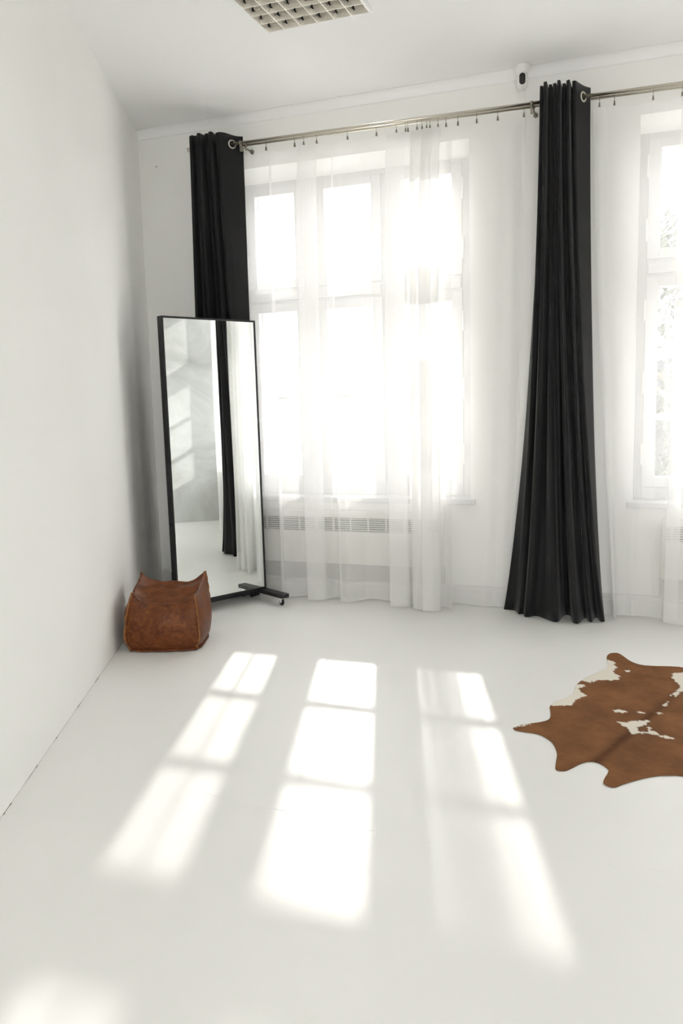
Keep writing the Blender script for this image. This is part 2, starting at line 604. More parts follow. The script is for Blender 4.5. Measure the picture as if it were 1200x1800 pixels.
heater(-2.70, -1.25, 'long cream convector heater with louvred grille under the window by the mirror')
heater(0.095, 1.60, 'cream convector heater with louvred grille under the window right of the charcoal curtain')

# ------------------------------------------------------------------ curtain rods
def rodz(x):
    return 3.046 - (x + 2.51) / 2.646 * 0.035
YR1, YR2 = 5.06, 5.145
def rod_unit(x0, x1, brackets, label, fin=(True, True)):
    root = empty('curtain_rod', ((x0 + x1) / 2, YW, rodz((x0 + x1) / 2)))
    tag(root, label, 'curtain rod', 'double curtain rods above the windows')
    off = root.location
    def L(x, y, z):
        return (x - off.x, y - off.y, z - off.z)
    for nm, yy, dz, r in (('front_tube', YR1, 0.0, 0.0095), ('rear_tube', YR2, 0.009, 0.0080)):
        bm = NB()
        tube(bm, [L(x0, yy, rodz(x0) + dz), L(x1, yy, rodz(x1) + dz)], r, 16)
        obj(nm, bm, M['steel'], root, True)
        for e, f, sgn in ((x0, fin[0], -1), (x1, fin[1], 1)):
            if f:
                bm = NB()
                z = rodz(e) + dz
                tube(bm, [L(e, yy, z), L(e + sgn * 0.004, yy, z), L(e + sgn * 0.005, yy, z), L(e + sgn * 0.03, yy, z), L(e + sgn * 0.033, yy, z)],
                     [r, r, r * 1.45, r * 1.45, r * 1.2], 16)
                obj('end_cap', bm, M['steel'], root, True)
    for bx in brackets:
        bm = NB()
        z = rodz(bx)
        tube(bm, [L(bx, YW, z - 0.012), L(bx, YW - 0.006, z - 0.012)], 0.014, 20)
        tube(bm, [L(bx, YW - 0.003, z - 0.012), L(bx, YR2, z - 0.014), L(bx, YR1 + 0.005, z - 0.016)], 0.0055, 10)
        for yy, dz, r in ((YR1, 0, 0.0095), (YR2, 0.009, 0.008)):
            tube(bm, [L(bx - 0.007, yy, z + dz), L(bx + 0.007, yy, z + dz)], r + 0.0045, 16)
            tube(bm, [L(bx, yy, z + dz - r), L(bx, yy, z - 0.026)], 0.0045, 8)
        box(bm, bx - 0.009 - off.x, bx + 0.009 - off.x, YR1 + 0.006 - off.y, YR1 + 0.02 - off.y, z - 0.052 - off.z, z - 0.012 - off.z, 0.003)
        obj('bracket', bm, M['darkclip'], root, True)
    return root
rod_unit(-2.905, -0.605, (-2.545, -0.668), 'brushed nickel double curtain rod above the window by the mirror', (True, False))
rod_unit(-0.600, 1.93, (-0.56, 1.88), 'brushed nickel double curtain rod running right from the charcoal curtain', (False, False))

# ------------------------------------------------------------------ charcoal eyelet curtains
M['dark'] = mat('charcoal_blackout_cloth', (0.0115, 0.0115, 0.012), 0.75, spec=0.25, var=0.12, vscale=6, bump=0.05, bscale=900)
b_ = M['dark'].node_tree.nodes['Principled BSDF']
b_.inputs['Sheen Weight'].default_value = 0.12
b_.inputs['Sheen Roughness'].default_value = 0.4

def dark_curtain(label, top, bottom, folds, flap, ztop_at, zbot, wfun):
    """top: (x0,x1) span on the rod; the last flap swings round to show its eyelet"""
    x0, x1 = top
    xm = x1 - flap
    cx, cy = (x0 + x1) / 2, YR1
    root = empty('blackout_curtain', (cx, cy, 0))
    tag(root, label, 'curtain', 'charcoal eyelet curtains')
    amp = 0.068
    T = [(x0, YR1 + amp * 0.9)]
    w = (xm - x0) / folds
    for k in range(folds):
        j = 0.85 + 0.2 * math.sin(k * 2.3 + x0)
        xa = x0 + w * k
        if k == folds - 1:
            T += [(xa + w * 0.34, YR1 - amp * j * 1.15), (xa + w * 0.95, YR1 - amp * 1.1)]
        else:
            T += [(xa + w * 0.20, YR1 - amp * j * 1.65), (xa + w * 0.80, YR1 - amp * j * 1.7), (xa + w * 1.0, YR1 + amp * (0.8 + 0.15 * math.cos(k * 1.9)))]
    T.append((x1, YR1 + 0.066))
    dense = []
    for a, b in zip(T, T[1:]):
        for q in (0.0, 0.25, 0.5, 0.75):
            dense.append((a[0] + (b[0] - a[0]) * q, a[1] + (b[1] - a[1]) * q))
    dense.append(T[-1])
    N = 331
    tp = catmull(dense, N)
    bt = catmull(bottom, N)
    rows = 46
    grid = []
    for r in range(rows):
        s = r / (rows - 1)
        w = wfun(s)
        row_ = []
        for k in range(N):
            x = tp[k][0] + (bt[k][0] - tp[k][0]) * w
            y = tp[k][1] + (bt[k][1] - tp[k][1]) * w
            zt = ztop_at(tp[k][0]) + 0.004 * math.sin(k * 0.21)
            z = zt + (zbot - zt) * s
            y += 0.006 * s * noise.noise(Vector((k * 0.03, z * 1.3, x0 * 5)))
            x += 0.006 * s * noise.noise(Vector((k * 0.03, z * 1.1, 9 + x0 * 5)))
            row_.append((x - cx, y - cy, z))
        grid.append(row_)
    sheet('cloth', grid, M['dark'], root, 0.0022)
    # stitched header line
    g2 = []
    for zz in (0.0, 1.0):
        row_ = []
        for k in range(N):
            t = grid[0][k]
            row_.append((t[0], t[1], t[2] - 0.098 - 0.003 * zz))
        g2.append(row_)
    bm = NB()
    tube(bm, [(p[0], p[1] , p[2]) for p in g2[0][::3]], 0.0018, 6)
    obj('header_stitch', bm, M['dark'], root, True)
    bm = NB()
    s = 1 - 0.075 / 3.0
    tube(bm, [(grid[-2][k][0], grid[-2][k][1], grid[-2][k][2]) for k in range(0, N, 3)], 0.0013, 6)
    obj('hem_stitch', bm, M['dark'], root, True)
    # eyelets: one wherever the cloth crosses the rod
    for a, b in zip(T, T[1:]):
        if (a[1] - YR1) * (b[1] - YR1) >= 0:
            continue
        q = (YR1 - a[1]) / (b[1] - a[1])
        ex = a[0] + (b[0] - a[0]) * q
        d = Vector((b[0] - a[0], b[1] - a[1], 0)).normalized()
        bm = NB()
        R, rr = 0.024, (0.0056 if b is T[-1] else 0.0026)
        P = [Vector((ex - cx, 0, rodz(ex) - 0.002)) + d * (R * math.cos(t * 2 * PI / 28)) + Vector((0, 0, R * math.sin(t * 2 * PI / 28))) for t in range(28)]
        tube(bm, P, rr, 10, closed=True)
        obj('eyelet', bm, M['steel'], root, True)
    return root

HEM = [(-0.836, 5.125), (-0.80, 5.12), (-0.765, 5.11), (-0.742, 5.06), (-0.725, 5.035), (-0.700, 5.05), (-0.684, 4.985), (-0.66, 4.985), (-0.62, 5.02), (-0.565, 4.975),
       (-0.504, 4.92), (-0.474, 4.925), (-0.468, 5.02), (-0.452, 5.09), (-0.417, 5.06), (-0.397, 4.96), (-0.384, 4.912), (-0.362, 4.912), (-0.349, 4.99),
       (-0.335, 5.04), (-0.318, 5.03), (-0.304, 4.98), (-0.286, 4.962), (-0.281, 5.04), (-0.268, 5.07), (-0.252, 5.03), (-0.239, 4.99), (-0.216, 4.995), (-0.218, 5.08), (-0.233, 5.11)]
dark_curtain('wide charcoal eyelet curtain flaring to the floor between the two windows', (-0.617, -0.349), HEM, 8, 0.072,
             lambda x: rodz(x) + 0.062, 0.006, lambda s: 0.86 * s ** 1.55 + 0.14 * s ** 9)
hb = []
for k in range(15):
    hb.append((-2.985 + 0.43 * k / 14, 5.07 + (0.06 if k % 2 == 0 else -0.06) * (0.8 + 0.3 * math.sin(k * 1.7))))
dark_curtain('narrow charcoal eyelet curtain hanging behind the tall mirror', (-2.876, -2.556), hb, 6, 0.100,
             lambda x: rodz(x) + 0.058, 0.006, lambda s: s ** 1.2)

# ------------------------------------------------------------------ voile curtains
def voile(label, path, clips, ztop_off, zbot, toppath_x=None, wfun=None, botshift=None, seed=0, hem=True, ytop=YR2, rows=64, N=420):
    xs = [p[0] for p in path]
    cx = (min(xs) + max(xs)) / 2
    root = empty('voile_curtain', (cx, ytop, 0))
    tag(root, label, 'curtain', 'white voile curtains')
    mid = catmull(path, N)
    tx0, tx1 = toppath_x or (mid[0][0], mid[-1][0])
    grid = []
    cl = sorted(clips)
    for r in range(rows):
        s = r / (rows - 1)
        s = s ** 1.35
        e = 1 - math.exp(-s * 9.0)             # folds open out just below the clips
        row_ = []
        for k in range(N):
            u = k / (N - 1)
            xm, ym = mid[k]
            # top: even along the rod, small waves
            xt = tx0 + (tx1 - tx0) * u if toppath_x else xm
            yt = ytop + (ym - ytop) * 0.22
            x = xt + (xm - xt) * (e if toppath_x else 1)
            y = yt + (ym - yt) * e
            if botshift:
                x += botshift(u, s)
            d = min(abs(xt - c) for c in cl)
            zt = rodz(xt) + ztop_off - min(0.016, 1.6 * d * d + 0.05 * d)
            y += 0.016 * s * noise.noise(Vector((xm * 7, s * 2.2, seed))) 
            x += 0.012 * s * noise.noise(Vector((xm * 9, s * 2.0, seed + 4)))
            z = zt + (zbot - zt) * s + (0.006 * noise.noise(Vector((xm * 5, seed, 1))) if r == rows - 1 else 0)
            row_.append((x - cx, min(y, YW - 0.03) - ytop, max(z, 0.004)))
        grid.append(row_)
    sheet('cloth', grid, M['sheer'], root)
    # doubled hem and header tape
    g = []
    for r in range(rows):
        if grid[r][0][2] < 0.075 or r >= rows - 3:
            g.append([(p[0], p[1] - 0.0015, p[2]) for p in grid[r]])
    if hem and len(g) > 1:
        sheet('hem', g, M['sheer'], root)
    g = [[(p[0], p[1] - 0.0015, grid[0][k][2] - dz) for k, p in enumerate(grid[0])] for dz in (0.0, 0.055)]
    sheet('header_tape', g, M['sheer'], root)
    for c in cl:
        z = rodz(c) + 0.009
        bm = NB()
        ring = [(c - cx + 0.002 * math.sin(t), 0.0115 * math.cos(t), z - 0.0025 + 0.0115 * math.sin(t)) for t in [2 * PI * q / 18 for q in range(18)]]
        tube(bm, ring, 0.0011, 6, closed=True)
        cr = obj('clip_ring', bm, M['darkclip'], root, True)
        bm = NB()
        tube(bm, [(c - cx, 0, z - 0.014), (c - cx, 0, z - 0.026)], 0.0012, 6)
        hexa(bm, [(c - cx - 0.006, -0.006, z - 0.05), (c - cx + 0.006, -0.006, z - 0.05), (c - cx + 0.006, 0.006, z - 0.05), (c - cx - 0.006, 0.006, z - 0.05),
                  (c - cx - 0.003, -0.004, z - 0.026), (c - cx + 0.003, -0.004, z - 0.026), (c - cx + 0.003, 0.004, z - 0.026), (c - cx - 0.003, 0.004, z - 0.026)])
        obj('clip_jaw', bm, M['darkclip'], cr)
    return root

G = lambda x, g: (x, YG - g)
pathA = [G(-2.72, .30), G(-2.66, .285), G(-2.60, .28), G(-2.55, .275), G(-2.49, .275), G(-2.43, .28), G(-2.375, .30), G(-2.358, .335), G(-2.366, .365), G(-2.35, .385),
         G(-2.32, .375), G(-2.27, .335), G(-2.222, .30), G(-2.18, .285), G(-2.15, .30), G(-2.10, .335), G(-2.045, .345), G(-2.035, .365), G(-2.09, .385), G(-2.145, .395),
         G(-2.155, .41), G(-2.10, .42), G(-2.045, .40), G(-2.03, .365), G(-2.008, .31), G(-1.985, .29), G(-1.955, .305), G(-1.928, .34), G(-1.918, .365), G(-1.928, .378), G(-1.912, .388), G(-1.885, .398), G(-1.862, .405),
         G(-1.835, .385), G(-1.79, .325), G(-1.755, .29), G(-1.70, .28), G(-1.665, .285), G(-1.60, .30), G(-1.53, .345), G(-1.455, .36), G(-1.448, .375), G(-1.50, .40), G(-1.55, .42),
         G(-1.555, .435), G(-1.50, .445), G(-1.445, .425), G(-1.425, .37), G(-1.41, .34), G(-1.385, .36), G(-1.39, .42), G(-1.405, .44), G(-1.36, .46), G(-1.325, .44), G(-1.315, .38),
         G(-1.345, .35), G(-1.40, .36), G(-1.41, .385), G(-1.36, .40), G(-1.30, .42), G(-1.285, .45), G(-1.33, .475), G(-1.335, .49), G(-1.28, .485), G(-1.245, .455), G(-1.25, .41), G(-1.30, .385), G(-1.31, .365), G(-1.27, .35), G(-1.225, .36), G(-1.20, .39), G(-1.178, .425)]
pathA = [(x + max(0.0, x + 1.45) * 0.13, y) for x, y in pathA]
clipsA = [-2.57, -2.398, -2.193, -2.129, -2.038, -1.827, -1.634, -1.504, -1.445, -1.372, -1.34, -1.311, -1.24, -1.19]
voile('white voile curtain over the window by the mirror, gathered thick at its right', pathA, clipsA, -0.045, 0.012, seed=1, N=620)
pathB = [G(-1.46, .27), G(-1.40, .295), G(-1.33, .26), G(-1.27, .275), G(-1.18, .25), G(-1.08, .245), G(-0.98, .25), G(-0.90, .27), G(-0.84, .255), G(-0.79, .265), G(-0.745, .25), G(-0.722, .265)]
voile('flat white voile curtain hanging against the wall left of the wide charcoal curtain', pathB, [-1.43, -1.29, -1.117, -1.003, -0.877, -0.724], -0.047, 0.008, seed=2,
      botshift=lambda u, s: -0.085 * u * s ** 2.2, N=240)
pathC = [G(-0.325, .33), G(-0.33, .36), G(-0.30, .385), G(-0.275, .36), G(-0.25, .31), G(-0.18, .29), G(-0.10, .305), G(-0.02, .285), G(0.05, .30), G(0.12, .34), G(0.20, .33), G(0.21, .36), G(0.155, .39), G(0.135, .41),
         G(0.20, .43), G(0.29, .40), G(0.33, .35), G(0.40, .31), G(0.47, .33), G(0.55, .31), G(0.68, .36), G(0.80, .30), G(0.92, .35), G(1.0, .31), G(1.03, .37), G(1.0, .40), G(1.08, .41), G(1.15, .34)]
voile('white voile curtain over the window right of the charcoal curtain', pathC, [-0.30, -0.219, -0.014, 0.136, 0.22, 0.4, 0.6, 0.8, 1.0, 1.1], -0.047, 0.014, seed=3,
      botshift=lambda u, s: 0.17 * max(0, 1 - u * 5.0) * s ** 1.3 - 0.03 * max(0, 1 - abs(u - .36) * 5) * s, N=460)

# ------------------------------------------------------------------ mirror on castors
MPSI = math.radians(242.1)
MW, MH, MZ = 0.700, 1.815, 0.083
def make_mirror():
    BRx, BRy = -2.457, 5.010
    # local frame: x runs from the right edge to the left edge, y is the facing normal, z up
    root = empty('standing_mirror', (BRx, BRy, 0), MPSI)
    tag(root, 'tall black framed mirror on castors leaning by the corner window', 'mirror')
    root.rotation_euler = (0, 0, MPSI)
    # with this rotation the facing normal is local +y
    tl = 0.006
    fw, fd = 0.012, 0.05
    bm = NB()
    box(bm, 0, MW, -fd, 0.004, MZ, MZ + fw, 0.001)
    box(bm, 0, MW, -fd, 0.004, MZ + MH - fw, MZ + MH, 0.001)
    box(bm, 0, fw, -fd, 0.004, MZ + fw, MZ + MH - fw, 0.001)
    box(bm, MW - fw, MW, -fd, 0.004, MZ + fw, MZ + MH - fw, 0.001)
    fr = obj('frame', bm, M['black'], root)
    bm = NB()
    box(bm, fw, MW - fw, -0.006, 0.0, MZ + fw, MZ + MH - fw)
    gl = obj('mirror_glass', bm, M['mirror'], root)
    bm = NB()
    box(bm, fw, MW - fw, -fd + 0.004, -0.008, MZ + fw, MZ + MH - fw)
    bk = obj('back_panel', bm, M['black'], root)
    for o in (fr, gl, bk):
        o.location = (0, 0, 0)
        o.rotation_euler = (tl, 0, 0)
    for fx, nm in ((0.028, 'foot_bar'), (MW - 0.028, 'foot_bar')):
        bm = NB()
        box(bm, fx - 0.03, fx + 0.03, -0.165, 0.255, 0.056, 0.083, 0.002)
        ft = obj(nm, bm, M['black'], root)
        for fy in (0.215, -0.13):
            bm = NB()
            lathe(bm, [(0.0, 0.056), (0.013, 0.056), (0.013, 0.050), (0.009, 0.046), (0.0, 0.046)], 16, (fx, fy, 0))
            for sx in (-0.0105, 0.0105):
                hexa(bm, [(fx + sx - 0.001, fy - 0.010, 0.018), (fx + sx + 0.001, fy - 0.010, 0.018), (fx + sx + 0.001, fy + 0.006, 0.018), (fx + sx - 0.001, fy + 0.006, 0.018),
                          (fx + sx - 0.001, fy - 0.010, 0.05), (fx + sx + 0.001, fy - 0.010, 0.05), (fx + sx + 0.001, fy + 0.012, 0.05), (fx + sx - 0.001, fy + 0.012, 0.05)])
            box(bm, fx - 0.0115, fx + 0.0115, fy - 0.010, fy + 0.012, 0.045, 0.048)
            obj('castor_fork', bm, M['chrome'], ft)
            bm = NB()
            R = 0.0205
            prof = [(0.0, -0.008), (R - 0.004, -0.008), (R, -0.005), (R, 0.005), (R - 0.004, 0.008), (0.0, 0.008)]
            lathe(bm, prof, 24)
            wh = obj('castor_wheel', bm, M['rubber'], ft, False)
            wh.rotation_euler = (0, PI / 2, 0)
            wh.location = (fx, fy - 0.004, R)
    # cross rail and small side knob
    bm = NB()
    box(bm, 0.058, MW - 0.058, -0.045, -0.012, 0.056, 0.083, 0.002)
    obj('cross_rail', bm, M['black'], root)
    bm = NB()
    tube(bm, [(MW, -0.02, 0.60), (MW + 0.012, -0.02, 0.60)], 0.009, 14)
    obj('pivot_knob', bm, M['black'], root, True)
    bm = NB()
    box(bm, MW, MW + 0.006, -0.045, -0.01, 0.083, 0.30, 0.001)
    obj('side_strut', bm, M['black'], root)
    return root
make_mirror()

# ------------------------------------------------------------------ leather pouf
def leather_mat(name, c1, c2, c3):
    m = mat(name, c1, 0.42, spec=0.22)
    n = m.node_tree
    b = n.nodes['Principled BSDF']
    tc = n.nodes.new('ShaderNodeTexCoord')
    a = n.nodes.new('ShaderNodeTexNoise')
    a.inputs['Scale'].default_value = 22
    a.inputs['Detail'].default_value = 5
    a.inputs['Distortion'].default_value = 1.4
    rp = n.nodes.new('ShaderNodeValToRGB')
    e = rp.color_ramp.elements
    e[0].position, e[0].color = 0.30, (*c3, 1)
    e[1].position, e[1].color = 0.74, (*c2, 1)
    k = e.new(0.52)
    k.color = (*c1, 1)
    n.links.new(tc.outputs['Object'], a.inputs['Vector'])
    n.links.new(a.outputs['Fac'], rp.inputs[0])
    n.links.new(rp.outputs[0], b.inputs['Base Color'])
    w = n.nodes.new('ShaderNodeTexVoronoi')
    w.inputs['Scale'].default_value = 260
    bp = n.nodes.new('ShaderNodeBump')
    bp.inputs['Strength'].default_value = 0.12
    bp.inputs['Distance'].default_value = 0.004
    n.links.new(tc.outputs['Object'], w.inputs['Vector'])
    n.links.new(w.outputs['Distance'], bp.inputs['Height'])
    n.links.new(bp.outputs[0], b.inputs['Normal'])
    mr = n.nodes.new('ShaderNodeMapRange')
    mr.inputs['To Min'].default_value = 0.32
    mr.inputs['To Max'].default_value = 0.52
    n.links.new(a.outputs['Fac'], mr.inputs['Value'])
    n.links.new(mr.outputs[0], b.inputs['Roughness'])
    return m
M['leather'] = leather_mat('tan_leather', (0.145, 0.042, 0.012), (0.225, 0.075, 0.021), (0.078, 0.024, 0.008))
M['rawedge'] = leather_mat('raw_leather_edge', (0.24, 0.095, 0.035), (0.32, 0.14, 0.055), (0.15, 0.06, 0.025))

def make_pouf():
    A = Vector((-2.668, 3.688, 0))
    u = Vector((math.cos(math.radians(20)), math.sin(math.radians(20)), 0))
    ang = math.atan2(u.y, u.x)
    v = Vector((-u.y, u.x, 0))
    wid, dep = 0.392, 0.365
    c = A + u * wid / 2 + v * dep / 2 + u * (-0.004)
    root = empty('leather_pouf', (c.x, c.y, 0), ang)
    tag(root, 'slumped square brown leather pouf against the white wall in front of the mirror', 'pouf')
    hx, hy = wid / 2, dep / 2
    zc = {(-1, -1): 0.325, (1, -1): 0.315, (-1, 1): 0.375, (1, 1): 0.375}
    def shape(p):
        """p in the cube [-1,1]^3 -> pouf surface"""
        a, b, h = p
        t = (h + 1) / 2
        # height of the top at this (a,b): four horns, sagging between
        wa, wb = (a + 1) / 2, (b + 1) / 2
        hz = zc[(-1, -1)] * (1 - wa) * (1 - wb) + zc[(1, -1)] * wa * (1 - wb) + zc[(-1, 1)] * (1 - wa) * wb + zc[(1, 1)] * wa * wb
        edge_sag = 0.058 * (1 - abs(a) ** 3.2) * (abs(b) ** 1.5) * (1.0 if b < 0 else 0.95) + 0.018 * (1 - abs(b) ** 2.0) * (abs(a) ** 1.5)
        mid_sag = 0.085 * (1 - a * a) ** 0.8 * (1 - b * b) ** 0.8 + 0.012 * (1 - b * b)
        top = hz - edge_sag - mid_sag * 0.55
        # a soft crease across the seat
        top += 0.018 * math.exp(-((b - 0.15 - 0.1 * a) / 0.12) ** 2) * (1 - a * a) - 0.012 * math.exp(-((b + 0.15) / 0.12) ** 2) * (1 - a ** 4)
        z = top * t
        bul = math.sin(PI * min(1, t * 0.93 + 0.04)) ** 0.8
        inset = 0.13 * max(0, t - 0.62) / 0.38 + 0.07 * max(0, 0.14 - t) / 0.14
        sa = 1 + 0.20 * bul * (1 - abs(b) ** 2.2) + 0.03 * bul - inset * 0.9 * (1 - 0.55 * abs(b))
        sb = 1 + 0.16 * bul * (1 - abs(a) ** 2.2) + 0.03 * bul - inset * 0.9 * (1 - 0.55 * abs(a))
        fl = 0.16 * max(0, -a) ** 2 * max(0, -b) ** 2 * max(0, t - 0.35) / 0.65
        rb = 0.10 * max(0, 0.22 - t) / 0.22
        x = a * hx * (sa - fl - rb * abs(b) ** 3)
        y = b * hy * (sb - fl * 0.4 - rb * abs(a) ** 3)
        # wrinkles
        q = Vector((x * 9, y * 9, z * 7))
        n1 = noise.noise(q)
        n2 = noise.noise(q * 2.6 + Vector((3, 1, 7)))
        k = 0.35 + 0.9 * t
        z += (0.014 * n1 + 0.006 * n2) * t
        x += 0.007 * k * noise.noise(q + Vector((9, 0, 0)))
        y += 0.007 * k * noise.noise(q + Vector((0, 9, 0)))
        return Vector((x, y, max(0.002, z + 0.002)))
    bm = NB()
    bmesh.ops.create_cube(bm, size=2)
    bmesh.ops.subdivide_edges(bm, edges=bm.edges[:], cuts=31, use_grid_fill=True)
    for vert in bm.verts:
        p = vert.co.copy()
        # gather grid lines towards the edges for crisper seams
        q = Vector([math.copysign(abs(k) ** 0.85, k) for k in p])
        vert.co = shape(q)
    body = obj('body', bm, M['leather'], root, True)
    # raw edge seams standing proud at the four corners
    for a, b in ((-1, -1), (1, -1), (-1, 1), (1, 1)):
        bm = NB()
        rows_ = []
        d = Vector((a, b, 0)).normalized()
        s = Vector((-d.y, d.x, 0))
        for k in range(46):
            t = k / 45
            base = shape((a, b, -0.97 + 1.97 * t))
            out = 0.012 + 0.004 * noise.noise(Vector((t * 14, a, b))) 
            wob = 0.005 * noise.noise(Vector((t * 11, a * 3, b * 3 + 2)))
            p0 = base - d * 0.006 + s * 0.003
            p1 = base - d * 0.006 - s * 0.003
            p2 = base + d * out + s * (wob - 0.0015)
            p3 = base + d * out + s * (wob + 0.0015)
            rows_.append([bm.verts.new(p) for p in (p0, p3, p2, p1)])
        for r0, r1 in zip(rows_, rows_[1:]):
            for k in range(4):
                bm.faces.new((r0[k], r0[(k + 1) % 4], r1[(k + 1) % 4], r1[k]))
        bm.faces.new(rows_[0]); bm.faces.new(rows_[-1])
        obj('corner_seam', bm, M['rawedge'], root, True)
    # seams around the base, hugging the floor
    bm = NB()
    P = []
    for (a0, b0), (a1, b1) in (((-1, -1), (1, -1)), ((1, -1), (1, 1)), ((1, 1), (-1, 1)), ((-1, 1), (-1, -1))):
        for k in range(16):
            t = k / 16
            p = shape((a0 + (a1 - a0) * t, b0 + (b1 - b0) * t, -0.9))
            P.append((p.x * 1.01, p.y * 1.01, 0.010 + 0.004 * noise.noise(Vector((k * 0.5, a0, b0)))))
    tube(bm, P, 0.006, 8, closed=True)
    obj('base_seam', bm, M['leather'], root, True)
    # centre seam on the front panel and a cross seam on the right panel
    bm = NB()
    tube(bm, [shape((0.0, -1, h)) + Vector((0, -0.0005, 0)) for h in [-0.95 + 1.2 * k / 20 for k in range(21)]], 0.0012, 6)
    obj('panel_seam', bm, M['leather'], root, True)
    bm = NB()
    tube(bm, [shape((1, -0.95 + 1.9 * k / 20, 0.1 + 0.25 * k / 20)) + Vector((0.0005, 0, 0)) for k in range(21)], 0.0012, 6)
    obj('panel_seam', bm, M['leather'], root, True)
    return root
make_pouf()

# ------------------------------------------------------------------ cowhide
HIDE1 = [(-0.49, 3.239), (-0.467, 3.278), (-0.432, 3.306), (-0.39, 3.337), (-0.364, 3.369), (-0.359, 3.41), (-0.369, 3.484), (-0.374, 3.522), (-0.362, 3.576), (-0.338, 3.618), (-0.308, 3.668), (-0.291, 3.712), (-0.291, 3.8), (-0.283, 3.848), (-0.263, 3.919), (-0.224, 4.003), (-0.183, 4.082), (-0.164, 4.126), (-0.161, 4.192), (-0.17, 4.257), (-0.171, 4.326), (-0.157, 4.373), (-0.126, 4.39), (-0.101, 4.36), (-0.067, 4.286), (-0.036, 4.241), (0.003, 4.218), (0.056, 4.22), (0.116, 4.232), (0.16, 4.237), (0.19, 4.232)]
HIDE2 = [(0.145, 2.984), (0.108, 2.979), (0.065, 2.962), (0.027, 2.937), (-0.015, 2.898), (-0.052, 2.858), (-0.08, 2.824), (-0.099, 2.825), (-0.117, 2.844), (-0.116, 2.877), (-0.106, 2.933), (-0.106, 2.96), (-0.119, 2.983), (-0.14, 3.005), (-0.164, 3.012), (-0.186, 3.002), (-0.207, 2.977), (-0.232, 2.934), (-0.252, 2.906), (-0.274, 2.899), (-0.287, 2.911), (-0.291, 2.958), (-0.294, 3.03), (-0.303, 3.08), (-0.322, 3.137), (-0.349, 3.177), (-0.38, 3.204), (-0.413, 3.213), (-0.452, 3.216), (-0.479, 3.222)]
PAT = [[(-0.172, 4.256), (-0.131, 4.227), (-0.127, 4.175), (-0.114, 4.148), (-0.129, 4.093), (-0.127, 4.048), (-0.1, 4.024), (-0.102, 3.966), (-0.139, 3.936), (-0.176, 3.935), (-0.207, 3.912), (-0.225, 3.883), (-0.265, 3.895), (-0.289, 3.965), (-0.193, 4.131), (-0.177, 4.188)], [(-0.25, 3.846), (-0.249, 3.824), (-0.273, 3.779), (-0.253, 3.734), (-0.231, 3.704), (-0.259, 3.668), (-0.276, 3.622), (-0.286, 3.568), (-0.318, 3.548), (-0.381, 3.53), (-0.39, 3.64), (-0.301, 3.753), (-0.301, 3.838)], [(-0.075, 4.118), (-0.058, 4.118), (-0.059, 4.09), (-0.07, 4.089)], [(-0.113, 3.551), (-0.091, 3.573), (-0.071, 3.569), (-0.05, 3.548), (-0.077, 3.531), (-0.1, 3.532)], [(-0.022, 3.562), (-0.003, 3.576), (0.021, 3.562), (0.004, 3.547)], [(-0.099, 3.43), (-0.055, 3.434), (-0.036, 3.456), (0.031, 3.482), (0.017, 3.424), (-0.01, 3.39), (-0.009, 3.347), (0.014, 3.351), (0.033, 3.363), (0.028, 3.398), (0.033, 3.408), (0.04, 3.371), (0.066, 3.357), (0.07, 3.339), (0.122, 3.326), (0.125, 3.307), (0.098, 3.305), (0.063, 3.331), (0.033, 3.34), (0.008, 3.331), (-0.007, 3.335), (-0.034, 3.305), (-0.042, 3.354), (-0.054, 3.377)], [(0.143, 4.133), (0.209, 4.17), (0.201, 3.966), (0.176, 3.893), (0.161, 3.856), (0.147, 3.799), (0.137, 3.791), (0.153, 3.875), (0.169, 3.935), (0.16, 3.977), (0.135, 4.051)], [(0.09, 3.666), (0.111, 3.726), (0.114, 3.719), (0.095, 3.661)], [(0.065, 3.575), (0.078, 3.587), (0.092, 3.578), (0.071, 3.562)], [(-0.496, 3.25), (-0.432, 3.306), (-0.436, 3.289), (-0.483, 3.247)]]

def inside(x, y, poly):
    c = False
    j = len(poly) - 1
    for i in range(len(poly)):
        xi, yi = poly[i]; xj, yj = poly[j]
        if (yi > y) != (yj > y) and x < (xj - xi) * (y - yi) / (yj - yi) + xi:
            c = not c
        j = i
    return c

